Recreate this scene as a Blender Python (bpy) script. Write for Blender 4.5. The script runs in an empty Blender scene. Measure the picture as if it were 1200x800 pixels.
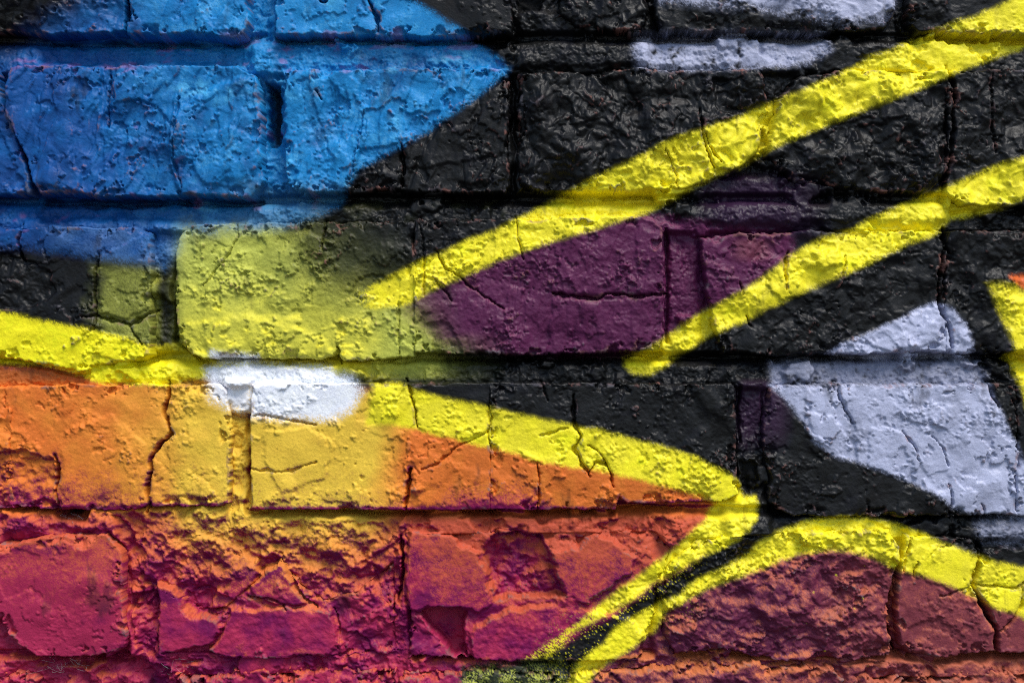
import bpy, math
import numpy as np

# ------------------------------------------------------------------ camera, sky, sun, exposure
S = 0.25 / 285.0            # metres per photograph pixel on the wall (a brick is 250 mm long)
ZC = 1.30                   # height of the picture's centre above the ground
FACE = 15.0                 # nominal height of a brick face over the mortar plane, in wall pixels

scene = bpy.context.scene
col = scene.collection
cam_d = bpy.data.cameras.new("camera")
cam = bpy.data.objects.new("camera", cam_d)
col.objects.link(cam)
cam_d.lens = 50.0
cam_d.sensor_width = 36.0
cam_d.clip_start = 0.05
cam_d.clip_end = 500.0
cam.location = (0.0, -(1200 * S * 50.0 / 36.0) - 8.0 * S, ZC)
cam.rotation_euler = (math.radians(90), 0, 0)
scene.camera = cam

SUN_EL, SUN_AZ = math.radians(58), math.radians(32)      # azimuth to the right of the wall's normal
world = bpy.data.worlds.new("World")
scene.world = world
world.use_nodes = True
wn, wl = world.node_tree.nodes, world.node_tree.links
wn.clear()
sky = wn.new("ShaderNodeTexSky")
sky.sky_type = 'NISHITA'
sky.sun_disc = False
sky.sun_elevation = SUN_EL
sky.sun_rotation = math.pi - SUN_AZ
sky.air_density = 1.0
sky.dust_density = 1.0
bg = wn.new("ShaderNodeBackground")
bg.inputs["Strength"].default_value = 0.07
out = wn.new("ShaderNodeOutputWorld")
wl.new(sky.outputs[0], bg.inputs[0])
wl.new(bg.outputs[0], out.inputs[0])

sun_d = bpy.data.lights.new("sun", 'SUN')
sun_d.energy = 1.5
sun_d.angle = math.radians(28)
sun_d.color = (1.0, 0.97, 0.92)
sun = bpy.data.objects.new("sun", sun_d)
col.objects.link(sun)
from mathutils import Vector
sdir = Vector((math.sin(SUN_AZ) * math.cos(SUN_EL), -math.cos(SUN_AZ) * math.cos(SUN_EL), math.sin(SUN_EL)))
sun.rotation_euler = sdir.to_track_quat('Z', 'Y').to_euler()
sun.location = (2, -4, 5)

scene.view_settings.view_transform = 'Standard'
scene.view_settings.look = 'None'
scene.view_settings.gamma = 1.0
scene.view_settings.use_curve_mapping = False
scene.view_settings.exposure = 1.3
scene.cycles.use_denoising = False
scene.cycles.filter_width = 1.1

# ------------------------------------------------------------------ noise
_r = np.random.default_rng(7)
PERM = _r.permutation(256).astype(np.int32)
PERM2 = np.concatenate([PERM, PERM, PERM])
_ang = np.arange(256) * (2 * math.pi / 256)
GX, GY = np.cos(_ang).astype(np.float32), np.sin(_ang).astype(np.float32)
VAL = _r.random(256).astype(np.float32)


def gn(x, y, seed=0):
    """gradient noise, about -1..1"""
    x = x + seed * 17.37
    y = y - seed * 9.71
    xf, yf = np.floor(x), np.floor(y)
    xi, yi = xf.astype(np.int32), yf.astype(np.int32)
    fx, fy = (x - xf).astype(np.float32), (y - yf).astype(np.float32)
    xa, ya = xi & 255, yi & 255
    xb, yb = (xa + 1) & 255, (ya + 1) & 255
    pa, pb = PERM[xa], PERM[xb]
    u = fx * fx * fx * (fx * (fx * 6 - 15) + 10)
    v = fy * fy * fy * (fy * (fy * 6 - 15) + 10)

    def d(p, yy, ax, ay):
        h = PERM2[p + yy]
        return GX[h] * ax + GY[h] * ay
    a, b = d(pa, ya, fx, fy), d(pb, ya, fx - 1, fy)
    c, e = d(pa, yb, fx, fy - 1), d(pb, yb, fx - 1, fy - 1)
    top = a + (b - a) * u
    bot = c + (e - c) * u
    return (top + (bot - top) * v) * 1.5


def fbm(x, y, scale, octv=4, seed=0, gain=0.5):
    s, amp, tot, f = 0.0, 1.0, 0.0, 1.0 / scale
    for k in range(octv):
        s = s + gn(x * f, y * f, seed + k * 3) * amp
        tot += amp
        amp *= gain
        f *= 2.07
    return s / tot


def ridged(x, y, scale, octv=4, seed=0, gain=0.5):
    s, amp, tot, f = 0.0, 1.0, 0.0, 1.0 / scale
    for k in range(octv):
        n = 1.0 - np.abs(gn(x * f, y * f, seed + k * 5))
        s = s + n * n * amp
        tot += amp
        amp *= gain
        f *= 2.1
    return s / tot


def worley(x, y, scale, seed=0):
    """distance to the nearest scattered point, in cells"""
    x = x / scale + seed * 3.1
    y = y / scale + seed * 5.7
    xi, yi = np.floor(x).astype(np.int32), np.floor(y).astype(np.int32)
    best = np.full(x.shape, 9.0, np.float32)
    for oy in (-1, 0, 1):
        for ox in (-1, 0, 1):
            cx, cy = xi + ox, yi + oy
            h = PERM2[PERM[cx & 255] + (cy & 255)]
            px, py = cx + VAL[h], cy + VAL[(h + 91) & 255]
            best = np.minimum(best, (x - px) ** 2 + (y - py) ** 2)
    return np.sqrt(best)


def ss(a, b, t):
    t = np.clip((t - a) / (b - a), 0.0, 1.0)
    return t * t * (3 - 2 * t)


def sd_poly(x, y, P):
    """signed distance, positive inside"""
    d = np.full(x.shape, 1e12, np.float32)
    inside = np.zeros(x.shape, bool)
    n = len(P)
    for i in range(n):
        ax, ay = P[i]
        bx, by = P[(i + 1) % n]
        ex, ey = bx - ax, by - ay
        L = ex * ex + ey * ey + 1e-9
        wx, wy = x - ax, y - ay
        t = np.clip((wx * ex + wy * ey) / L, 0, 1)
        d = np.minimum(d, (wx - ex * t) ** 2 + (wy - ey * t) ** 2)
        if ey != 0:
            c = (ay > y) != (by > y)
            inside ^= c & (x < ex * (y - ay) / ey + ax)
    d = np.sqrt(d)
    return np.where(inside, d, -d)


def d_line(x, y, P):
    d = np.full(x.shape, 1e12, np.float32)
    for i in range(len(P) - 1):
        ax, ay = P[i]
        bx, by = P[i + 1]
        ex, ey = bx - ax, by - ay
        L = ex * ex + ey * ey + 1e-9
        wx, wy = x - ax, y - ay
        t = np.clip((wx * ex + wy * ey) / L, 0, 1)
        d = np.minimum(d, (wx - ex * t) ** 2 + (wy - ey * t) ** 2)
    return np.sqrt(d)


def near(x, y, P, m):
    """does the grid come within m of the outline's box"""
    xs = [p[0] for p in P]
    ys = [p[1] for p in P]
    return not (x.min() > max(xs) + m or x.max() < min(xs) - m or y.min() > max(ys) + m or y.max() < min(ys) - m)


def lin(r, g, b):
    c = np.array([r, g, b], np.float32) / 255.0
    return np.where(c <= 0.04045, c / 12.92, ((c + 0.055) / 1.055) ** 2.4).astype(np.float32)

# ------------------------------------------------------------------ the wall's bricks, outlines in wall pixels
# name: outline, surface kind (amp of grit, flake ledges, coarse roughness, vertical strata), face height offset, tilt x, tilt y
BR = []


def brick(P, grit=1.0, ledge=1.0, rough=0.0, strata=0.0, dz=0.0, tx=0.0, ty=0.0, r=4.0, wob=2.4):
    BR.append(dict(P=P, grit=grit, ledge=ledge, rough=rough, strata=strata, dz=dz, tx=tx, ty=ty, r=r, wob=wob, fine=True))


# course A
brick([(-150, -104), (149, -104), (149, 40), (60, 43), (25, 38), (-150, 42)], 1.0, 1.2, .35, .6, dz=3)
brick([(152, -104), (290, -104), (296, 30), (288, 46), (270, 48), (240, 45), (152, 43)], .8, 1.2, .15, .7, dz=4)
brick([(323, -104), (590, -104), (601, -90), (601, 43), (560, 45), (323, 44)], .45, .8, 0, .1, dz=2)
brick([(645, -104), (756, -104), (764, 10), (752, 40), (700, 36), (655, 22)], .8, 1.0, .5, .3, dz=-3, r=10, wob=5)
brick([(770, -104), (1048, -104), (1048, 20), (1035, 38), (960, 40), (775, 39), (766, 20)], .9, 1.0, .45, 0)
brick([(1060, -104), (1350, -104), (1350, 43), (1150, 42), (1075, 39), (1062, 30)], .8, 1.0, .2, 0)
# course B
brick([(-260, 82), (2, 82), (6, 122), (22, 160), (36, 205), (40, 230), (-260, 232)], .8, 1.2, .2, .4, dz=-3)
brick([(15, 79), (30, 77), (280, 78), (307, 93), (309, 130), (311, 214), (298, 231), (160, 232), (52, 230), (42, 212), (34, 190), (8, 132)], .7, 1.4, .2, 1.0, dz=4)
brick([(333, 86), (345, 82), (590, 80), (597, 88), (598, 215), (590, 227), (478, 228), (470, 224), (412, 228), (350, 228), (338, 215), (331, 160)], .8, 1.2, .15, 1.0)
brick([(606, 86), (740, 80), (893, 82), (899, 110), (902, 132), (890, 178), (858, 204), (800, 224), (640, 227), (607, 218)], .6, 1.0, .75, .4, r=7)
brick([(908, 118), (930, 90), (1000, 80), (1111, 82), (1111, 205), (1088, 226), (1000, 226), (930, 214), (897, 184), (900, 150)], .7, 1.0, .7, .2, r=7, wob=3)
brick([(1107, 82), (1330, 82), (1330, 240), (1178, 244), (1122, 242), (1106, 228)], .6, 1.0, .6, .3, dz=1)
# course C
brick([(-110, 266), (160, 265), (178, 275), (180, 300), (180, 416), (168, 423), (118, 428), (95, 437), (62, 428), (28, 422), (-110, 424)], .9, 1.1, .1, 0, r=4)
brick([(224, 263), (470, 258), (489, 259), (489, 418), (440, 422), (402, 424), (396, 417), (380, 421), (242, 421), (224, 416), (208, 402), (206, 300), (211, 277)], 1.5, 1.0, .12, 0, dz=1)
brick([(484, 257), (765, 253), (776, 266), (779, 395), (771, 411), (700, 415), (596, 417), (484, 414)], 1.7, .8, .2, .45, dz=1)
brick([(818, 277), (930, 270), (1100, 270), (1109, 276), (1109, 413), (905, 417), (846, 415), (832, 372), (826, 340)], .8, 1.1, .4, .1)
brick([(1105, 270), (1380, 268), (1380, 414), (1105, 415)], .7, 1.1, .45, .1)
# course D
brick([(-260, 450), (16, 451), (16, 597), (-260, 597)], 1.2, 1.2, .3, 0, r=2)
brick([(4, 450), (256, 449), (266, 456), (271, 485), (272, 590), (262, 594), (176, 593), (160, 597), (74, 597), (4, 594)], 1.0, .7, .05, 0, r=3)
brick([(294, 448), (576, 447), (576, 597), (294, 597)], .8, .9, 0, 0, dz=2, r=3, wob=.9)
brick([(572, 447), (855, 448), (862, 456), (863, 556), (866, 578), (845, 588), (735, 590), (726, 582), (722, 596), (712, 597), (572, 597)], 1.2, .9, .1, 0, dz=1, r=3, wob=1.2)
brick([(900, 452), (912, 449), (1191, 449), (1191, 603), (1100, 604), (1020, 606), (930, 604), (900, 590), (892, 500)], .8, 1.2, .12, 0, dz=2)
brick([(1187, 450), (1470, 450), (1470, 604), (1187, 604)], .9, 1.2, .15, 0, dz=1)
# course E
brick([(-150, 636), (20, 634), (55, 626), (128, 624), (146, 643), (147, 690), (152, 748), (147, 761), (120, 768), (45, 768), (10, 742), (-6, 705), (-150, 700)], .45, .6, 0, 0, dz=2, r=4, wob=2)
brick([(187, 688), (215, 700), (235, 712), (262, 708), (296, 678), (328, 654), (350, 680), (380, 700), (420, 690), (464, 650), (466, 766), (396, 771), (187, 768)], 1.3, .9, .7, 0, dz=-9, r=9, wob=4)
brick([(478, 622), (770, 620), (790, 640), (770, 700), (752, 774), (480, 772)], .8, .7, .4, 0, dz=-8, r=6, wob=5)
brick([(778, 660), (815, 632), (870, 622), (1038, 618), (1054, 640), (1049, 672), (1044, 695), (1042, 735), (1046, 768), (1000, 772), (905, 773), (860, 762), (790, 764), (772, 740)], 1.9, .8, .65, 0, r=5, wob=3)
brick([(1060, 624), (1142, 630), (1147, 655), (1138, 685), (1153, 716), (1166, 738), (1167, 762), (1130, 765), (1106, 771), (1064, 765), (1053, 752), (1048, 715), (1052, 680)], .6, .7, .05, 0, r=4)
brick([(1148, 640), (1420, 636), (1420, 766), (1168, 763), (1167, 735), (1154, 713), (1139, 687), (1147, 662)], .7, .8, .08, 0)
# course F
brick([(-230, 792), (38, 790), (44, 800), (44, 935), (-230, 935)], 1.3, 1, .6, 0, dz=-4, r=7, wob=9)
brick([(205, 790), (330, 786), (462, 784), (462, 935), (205, 935)], 1.3, 1, .6, 0, dz=-2, r=8, wob=9)
brick([(470, 784), (560, 785), (655, 784), (655, 935), (470, 935)], 1.0, 1, .3, 0, dz=-2, r=8, wob=9)
brick([(668, 786), (772, 778), (880, 776), (905, 782), (978, 779), (990, 800), (990, 935), (668, 935)], 1.4, 1, .5, 0, dz=0, r=7, wob=6)
brick([(1002, 792), (1290, 784), (1290, 935), (1002, 935)], 1.3, 1, .5, 0, dz=-3, r=8, wob=9)

# beyond the picture: the same courses go on, more coarsely meshed
ROWS = []          # (top, bottom) of every course
for k in range(-6, 15):
    if k < 0 or k > 5:
        ROWS.append((k, -104 + 177 * k, 42 + 177 * k))
ENDS = {0: (-156, 1356), 1: (-266, 1336), 2: (-118, 1388), 3: (-266, 1476), 4: (-156, 1426), 5: (-238, 1298)}
ROWY = {0: (-104, 42), 1: (80, 232), 2: (267, 416), 3: (450, 598), 4: (630, 768), 5: (790, 935)}
_re = np.random.default_rng(3)


def ext(x0, x1, y0, y1):
    j = _re.uniform(-3, 3, 8)
    BR.append(dict(P=[(x0 + j[0], y0 + j[1]), (x1 + j[2], y0 + j[3]), (x1 + j[4], y1 + j[5]), (x0 + j[6], y1 + j[7])],
                   grit=1.0, ledge=1.0, rough=float(_re.uniform(.05, .4)), strata=float(_re.uniform(0, .4)), dz=float(_re.uniform(-2, 2)),
                   tx=0, ty=0, r=6, wob=2, fine=False))


XL, XR = -1000, 2200
for k, y0, y1 in ROWS:
    if y1 < -1150 or y0 > 1880:
        continue
    x = XL + (k % 2) * 150
    while x < XR:
        ext(x, min(x + 285, XR), y0, min(y1, 1878))
        x += 300
for k in range(6):
    a, b = ENDS[k]
    y0, y1 = ROWY[k]
    x = a
    while x - 285 > XL - 100:
        ext(x - 285, x, y0, y1)
        x -= 300
    x = b
    while x + 285 < XR + 100:
        ext(x, x + 285, y0, y1)
        x += 300

# ------------------------------------------------------------------ cracks: line, half width, depth
CRACKS = [
    ([(198, 446), (198, 467), (194, 482), (198, 493), (203, 508), (187, 522), (178, 537), (178, 551), (174, 568), (176, 590), (172, 600)], 2.2, 16),
    ([(66, 532), (69, 545), (67, 575), (70, 598)], 2.0, 14),
    ([(476, 444), (483, 460), (487, 480), (489, 500)], 1.6, 8),
    ([(483, 548), (478, 570), (476, 600)], 2.6, 16),
    ([(574, 474), (576, 488), (572, 505), (574, 522)], 1.3, 5),
    ([(572, 505), (560, 512), (540, 520), (512, 543), (494, 548)], 1.2, 4),
    ([(294, 549), (330, 552), (346, 550), (372, 541)], 1.1, 3),
    ([(298, 488), (312, 485), (325, 489), (345, 493), (372, 497)], 1.3, 5),
    ([(672, 462), (671, 480), (673, 497), (680, 510), (672, 525), (684, 545), (690, 558)], 1.8, 9),
    ([(690, 552), (698, 541), (710, 542), (716, 556), (719, 570)], 1.6, 8),
    ([(690, 520), (702, 530), (712, 545)], 1.3, 6),
    ([(665, 500), (648, 505), (632, 510)], 1.1, 4),
    ([(629, 542), (632, 560), (630, 598)], 1.2, 6),
    ([(634, 447), (640, 462), (643, 470)], 1.2, 4),
    ([(27, 264), (23, 285), (28, 306)], 1.8, 10),
    ([(118, 298), (113, 320), (114, 352), (114, 375), (111, 386)], 1.5, 6),
    ([(98, 372), (114, 369), (135, 376), (155, 380), (172, 370), (183, 364)], 1.9, 8),
    ([(152, 380), (160, 393), (170, 403)], 1.4, 5),
    ([(383, 258), (381, 275), (378, 292)], 1.5, 7),
    ([(276, 262), (280, 280), (268, 300), (240, 335)], 1.0, 3),
    ([(396, 406), (400, 426)], 1.9, 10),
    ([(648, 344), (680, 348), (700, 350), (710, 344), (728, 345), (745, 349), (762, 345), (782, 344)], 1.5, 8),
    ([(605, 255), (607, 275), (612, 305)], 1.1, 4),
    ([(493, 255), (498, 305), (497, 345)], 1.1, 4),
    ([(512, 295), (520, 312), (540, 326), (560, 342), (590, 362)], 1.2, 5),
    ([(510, 328), (530, 352)], 1.0, 4),
    ([(467, 357), (468, 415)], 1.4, 3),
    ([(1107, 266), (1103, 300), (1098, 340), (1100, 360), (1108, 375), (1114, 395), (1114, 417)], 2.2, 12),
    ([(922, 296), (919, 318), (921, 338)], 2.0, 8),
    ([(990, 300), (985, 326)], 1.4, 6),
    ([(865, 330), (869, 345)], 1.0, 4),
    ([(875, 370), (879, 382)], 1.8, 9),
    ([(820, 130), (822, 155), (828, 180), (836, 196)], 1.7, 7),
    ([(826, 158), (834, 178), (845, 190)], 1.3, 5),
    ([(780, 176), (790, 200), (795, 220)], 1.2, 4),
    ([(1108, 78), (1117, 110), (1115, 150), (1110, 200), (1104, 215)], 2.2, 9),
    ([(1160, 84), (1158, 130), (1165, 180)], 1.6, 4),
    ([(430, -5), (436, 10), (443, 20), (442, 38)], 2.0, 10),
    ([(368, -3), (378, 3), (395, -2)], 2.2, 9),
    ([(1052, 674), (1044, 692), (1042, 712), (1041, 732), (1047, 750), (1053, 768)], 3.4, 20),
    ([(1146, 625), (1150, 650), (1140, 672), (1138, 686), (1148, 700), (1155, 716), (1166, 735), (1168, 762)], 1.9, 12),
    ([(1139, 684), (1165, 686), (1190, 689), (1200, 680)], 1.3, 6),
    ([(1196, 686), (1197, 706), (1185, 722), (1172, 738)], 1.2, 6),
    ([(1066, 628), (1061, 650), (1057, 670)], 1.8, 8),
    ([(1074, 655), (1070, 674)], 1.9, 8),
    ([(1139, 684), (1120, 692), (1100, 697)], 1.0, 3),
    ([(340, 673), (351, 695), (372, 712)], 2.4, 9),
    ([(292, 698), (312, 700), (332, 706), (336, 714)], 1.4, 6),
    ([(470, 628), (472, 650), (471, 680), (466, 705)], 2.6, 16),
    ([(392, 712), (398, 735), (396, 758)], 1.6, 4),
    ([(1110, 566), (1113, 585), (1110, 602)], 1.9, 8),
    ([(1148, 588), (1152, 602)], 1.7, 7),
    ([(979, 449), (982, 468), (992, 486), (998, 496)], 1.7, 6),
    ([(1158, 446), (1160, 462), (1168, 476)], 2.0, 8),
    ([(1055, 505), (1068, 520), (1075, 540)], 1.2, 4),
    ([(1090, 510), (1104, 525), (1108, 545)], 1.1, 3),
    ([(1016, 590), (1018, 605)], 1.2, 5),
    ([(428, 130), (420, 170), (410, 215)], 1.5, 3),
    ([(372, 108), (378, 118)], 2.2, 9),
    ([(131, 90), (128, 130), (130, 150)], 1.8, 4),
    ([(213, 115), (208, 150), (206, 190), (216, 222)], 1.6, 3),
    ([(470, 170), (474, 200), (470, 224)], 2.0, 7),
    ([(742, 650), (716, 668)], 1.0, 0),
]
# raised remains of a face (top, with a sharp broken edge) on rougher ground: outline, height
PLATEAUS = [
    ([(480, 622), (529, 624), (538, 635), (560, 646), (571, 676), (577, 707), (562, 718), (546, 712), (510, 710), (479, 715), (474, 662)], 12, .3),
    ([(553, 736), (575, 722), (600, 712), (640, 708), (690, 714), (735, 722), (752, 740), (748, 774), (556, 774), (551, 760)], 10, .6),
    ([(186, 684), (205, 687), (213, 700), (213, 712), (226, 722), (250, 721), (262, 734), (250, 752), (222, 760), (187, 767)], 11, .35),
    ([(272, 711), (300, 714), (330, 709), (390, 714), (396, 757), (380, 769), (262, 770), (245, 762), (262, 738)], 10, .5),
    ([(293, 684), (328, 657), (341, 675), (367, 707), (330, 707), (298, 698)], 9, .5),
    ([(646, 646), (678, 641), (682, 632), (700, 624), (717, 630), (745, 651), (738, 672), (687, 707), (665, 698), (654, 674)], 14, .35),
]
# hollows where the face has broken out: outline, depth, roughness
HOLLOWS = [
    ([(152, 694), (184, 690), (184, 768), (160, 768)], 9, 1.2),
    ([(216, 692), (245, 687), (272, 700), (262, 722), (230, 723), (213, 710)], 8, 1.0),
    ([(436, 650), (468, 632), (470, 700), (452, 712), (436, 690)], 7, 1.2),
    ([(268, 620), (290, 615), (300, 630), (310, 655), (296, 660), (275, 640)], 6, 1.2),
    ([(398, 735), (425, 742), (440, 765), (400, 768)], 6, 1.0),
    ([(130, 600), (150, 612), (160, 640), (150, 650), (140, 628)], 7, .8),
    ([(489, 717), (515, 710), (548, 715), (543, 734), (549, 769), (527, 767), (521, 753), (505, 739)], 30, .4),
    ([(566, 640), (580, 625), (600, 620), (632, 628), (646, 646), (653, 676), (664, 698), (621, 700), (580, 702), (572, 676)], 15, 1.6),
    ([(-20, 528), (30, 526), (52, 534), (68, 536), (67, 575), (72, 600), (-20, 600)], 8, 1.3),
    ([(301, 655), (318, 650), (330, 656), (318, 668), (304, 672)], 14, .5),
    ([(675, 628), (688, 626), (683, 640), (676, 642)], 9, .3),
    ([(60, 592), (95, 594), (88, 606), (62, 608)], 8, .6),
    ([(311, 94), (328, 100), (326, 168), (311, 172)], 26, .5),
    ([(602, -30), (640, -20), (636, 10), (606, 12)], 18, .5),
    ([(866, 540), (884, 538), (890, 562), (878, 580), (868, 570)], 10, .4),
    ([(395, 594), (412, 588), (420, 598), (400, 602)], 6, .5),
    ([(512, 268), (470, 268)], 0, 0),
    ([(498, 380), (520, 372), (535, 390), (545, 414), (510, 416)], 3.5, .8),
    ([(0, 296), (30, 300), (60, 318), (70, 345), (40, 362), (-10, 365)], 4, 1.0),
    ([(48, 770), (160, 770), (200, 782), (190, 850), (50, 850)], 10, 1.0),
]
# broken facets of the faces: outline, step in height, softness of the step
FACETS = [
    ([(207, 140), (228, 122), (262, 100), (306, 92), (312, 215), (292, 234), (216, 230), (203, 196)], 5.0, 9),
    ([(240, 160), (275, 150), (300, 165), (302, 205), (280, 222), (240, 215), (226, 190)], 2.5, 5),
    ([(0, 70), (122, 74), (120, 110), (100, 140), (86, 175), (98, 215), (110, 240), (40, 240), (0, 150)], 2.6, 4),
    ([(122, 78), (138, 80), (136, 120), (131, 152), (121, 150), (120, 110)], -4.5, 3),
    ([(140, 122), (168, 118), (190, 130), (206, 150), (200, 170), (170, 165), (140, 160), (132, 140)], -2.6, 3),
    ([(333, 84), (412, 84), (430, 128), (424, 168), (410, 232), (336, 226)], 3.6, 6),
    ([(350, 95), (362, 93), (378, 150), (392, 190), (384, 196), (366, 160)], -2.6, 4),
    ([(380, 96), (392, 98), (396, 150), (390, 152)], -2.2, 3),
    ([(420, 176), (468, 170), (474, 224), (412, 230)], -3.2, 3),
    ([(474, 168), (500, 160), (540, 150), (597, 110), (600, 180), (540, 190), (480, 200)], 2.4, 5),
    ([(664, 254), (745, 252), (778, 266), (780, 345), (700, 349), (648, 343), (658, 300)], 3.2, 5),
    ([(745, 252), (780, 262), (780, 344), (746, 346)], 1.6, 3),
    ([(648, 350), (700, 353), (780, 347), (778, 412), (640, 418)], 2.4, 4),
    ([(596, 330), (612, 340), (604, 415), (588, 418)], 2.0, 4),
    ([(8, 448), (60, 450), (78, 478), (50, 522), (0, 528)], -2.0, 5),
    ([(88, 500), (130, 485), (172, 520), (168, 592), (78, 594), (70, 540)], 1.6, 6),
    ([(896, 449), (979, 449), (992, 486), (1000, 500), (1004, 545), (940, 500)], -2.2, 2.5),
    ([(1018, 500), (1056, 504), (1078, 540), (1060, 562), (1012, 545)], 1.8, 2.5),
    ([(1075, 500), (1106, 522), (1110, 548), (1084, 556), (1066, 530)], 1.4, 2.5),
    ([(940, 480), (975, 490), (992, 512), (985, 530), (955, 515)], 2.0, 4),
    ([(620, 120), (690, 105), (740, 140), (745, 190), (690, 215), (625, 210)], 4.5, 16),
    ([(700, 95), (730, 90), (752, 130), (735, 135)], -4, 6),
    ([(835, 95), (868, 92), (862, 135), (840, 130)], -4, 5),
    ([(820, 82), (895, 82), (896, 118), (870, 130), (858, 92), (825, 96)], 2.5, 3),
    ([(1000, 150), (1060, 140), (1085, 185), (1060, 210), (1015, 190)], -4, 6),
    ([(1068, 180), (1100, 175), (1098, 205), (1078, 208)], 4, 6),
    ([(960, 270), (1096, 270), (1096, 296), (960, 300)], -2.6, 2.5),
    ([(950, 298), (978, 292), (985, 308), (960, 318)], 4.0, 5),
    ([(1000, 395), (1050, 375), (1094, 358), (1098, 400), (1040, 412)], 2.4, 3),
    ([(118, 300), (150, 286), (178, 272), (182, 358), (150, 374), (118, 366)], 2.0, 3),
    ([(120, 388), (160, 394), (182, 404), (182, 416), (140, 424), (110, 410)], 1.8, 3),
    ([(910, 655), (990, 640), (1030, 660), (1020, 720), (960, 735), (900, 700)], 3.0, 10),
    ([(900, 720), (930, 745), (1000, 755), (1030, 762), (905, 768)], -2.6, 4),
    ([(1062, 640), (1138, 640), (1136, 676), (1120, 694), (1072, 672)], 1.8, 3),
    ([(1060, 735), (1100, 722), (1128, 745), (1110, 768), (1066, 764)], -2.4, 4),
    ([(20, 640), (50, 650), (40, 690), (10, 700), (-10, 660)], -1.2, 3),
    ([(485, 520), (540, 545), (600, 560), (612, 590), (540, 594), (488, 590)], 1.8, 9),
    ([(310, 505), (360, 500), (395, 520), (380, 560), (330, 575), (312, 540)], 1.6, 4),
    ([(220, 380), (300, 372), (380, 395), (392, 416), (250, 418)], 2.0, 8),
]
HOLLOWS = [h for h in HOLLOWS if h[1] > 0]
CRACKS = [c for c in CRACKS if c[2] > 0]


def features(x, y, h, fine=True):
    if not fine:
        return h
    wx = x + 1.6 * gn(x / 13, y / 13, 31) + 1.0 * gn(x / 4, y / 4, 32)
    wy = y + 1.6 * gn(x / 13, y / 13, 33) + 1.0 * gn(x / 4, y / 4, 34)
    px = x + 3.0 * gn(x / 12, y / 12, 35) + 1.4 * gn(x / 4, y / 4, 36)
    py = y + 3.0 * gn(x / 12, y / 12, 37) + 1.4 * gn(x / 4, y / 4, 38)
    for P, H, rg in PLATEAUS:
        if near(x, y, P, 12):
            d = sd_poly(px, py, P)
            a = ss(-1.5, 3.0, d)
            top = H * .45 + FACE - 5 + rg * (5 * fbm(x, y, 36, 5, 41, .6) + 2.2 * fbm(x, y, 6, 3, 42, .6))
            h = h * (1 - a) + np.maximum(top, h) * a
    for P, D, sf in FACETS:
        if near(x, y, P, 16):
            h = h + D * ss(-sf * .5, sf * .5, sd_poly(px, py, P))
    for P, D, rg in HOLLOWS:
        if near(x, y, P, 12):
            d = sd_poly(px, py, P)
            a = ss(-.8, 3.6, d)
            h = h - a * (D + rg * 5 * fbm(x, y, 22, 4, 44, .55))
    for P, w, D in CRACKS:
        if near(x, y, P, 14):
            d = d_line(wx, wy, P)
            ww = w * (.62 + 1.3 * np.maximum(0, gn(x / 15, y / 15, 45)))
            for e in (P[0], P[-1]):
                ww = ww * (.35 + .65 * ss(0, 14, np.hypot(x - e[0], y - e[1])))
            h = h - (1.35 * D + 1) * np.exp(-(d / np.maximum(ww, .7)) ** 4) - .12 * D * np.exp(-(d / (ww * 3.5)) ** 2)
    return h


def grit(x, y, amount, sd):
    """patchy sandy paint: smooth here, lumpy there"""
    patch = ss(.02, .38, fbm(x, y, 58, 5, 51 + sd, .6))
    lump = np.maximum(0, fbm(x, y, 10, 5, 55 + sd, .68) + .04)
    fine = fbm(x, y, 5.0, 3, 60 + sd, .85)
    dots = np.maximum(0, .36 - worley(x, y, 7.0, 2 + sd)) * 6 * ss(.0, .5, gn(x / 26, y / 26, 64 + sd))
    pits = np.maximum(0, .16 - worley(x, y, 19.0, 5 + sd)) * 14
    return amount * (patch * (8 * lump + 1.7 * fine) + (1 - patch) * .5 * fine + dots * (.15 + .85 * patch) - .6 * pits * ss(.1, .5, gn(x / 70, y / 70, 66 + sd)))


def relief(x, y, b, sd):
    h = b['dz'] + 4.5 * fbm(x, y, 110, 3, 70 + sd)
    h = h + grit(x, y, b['grit'], sd % 3)
    if b['ledge']:
        t = fbm(x, y, 95, 6, 78 + sd, .60) + .05 * gn(x / 5, y / 5, 79)
        on = ss(-.15, .2, fbm(x, y, 60, 2, 84 + sd))
        h = h + b['ledge'] * on * (2.6 * ss(.03, .05, t) + 2.2 * ss(.27, .285, t) - 2.6 * ss(.2, .215, -t))
        t2 = fbm(x, y, 46, 5, 88 + sd, .6)
        h = h - b['ledge'] * (1 - on) * 1.5 * ss(.34, .36, t2)
    if b['rough']:
        wx, wy = x + 9 * fbm(x, y, 34, 3, 91, .4), y + 9 * fbm(x, y, 34, 3, 92, .4)
        oc = 6 if y.min() > 560 else 4
        n = 24 * fbm(wx, wy, 66, oc, 93 + sd, .5) + (10 if oc == 6 else 3.5) * (ridged(wx, wy, 44, oc - 2, 98 + sd, .42) - .6) + 8 * (.5 - worley(wx, wy, 38, 3 + sd))
        n = n + 2.6 * ss(.0, .05, fbm(wx, wy, 24, 3, 103 + sd)) - 1.3
        h = h + b['rough'] * n
    if b['strata']:
        wx = x + 10 * fbm(x, y, 60, 3, 111 + sd)
        st = fbm(wx + .25 * y, y / 4.0, 40, 4, 113 + sd, .55)
        h = h + b['strata'] * (5 * st + 2.0 * ss(.14, .17, st) - 1.6 * ss(.2, .23, -st))
    return h

# ------------------------------------------------------------------ mortar
BEDS = [(42, 82), (232, 266), (418, 449), (598, 626), (770, 788)]


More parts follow.
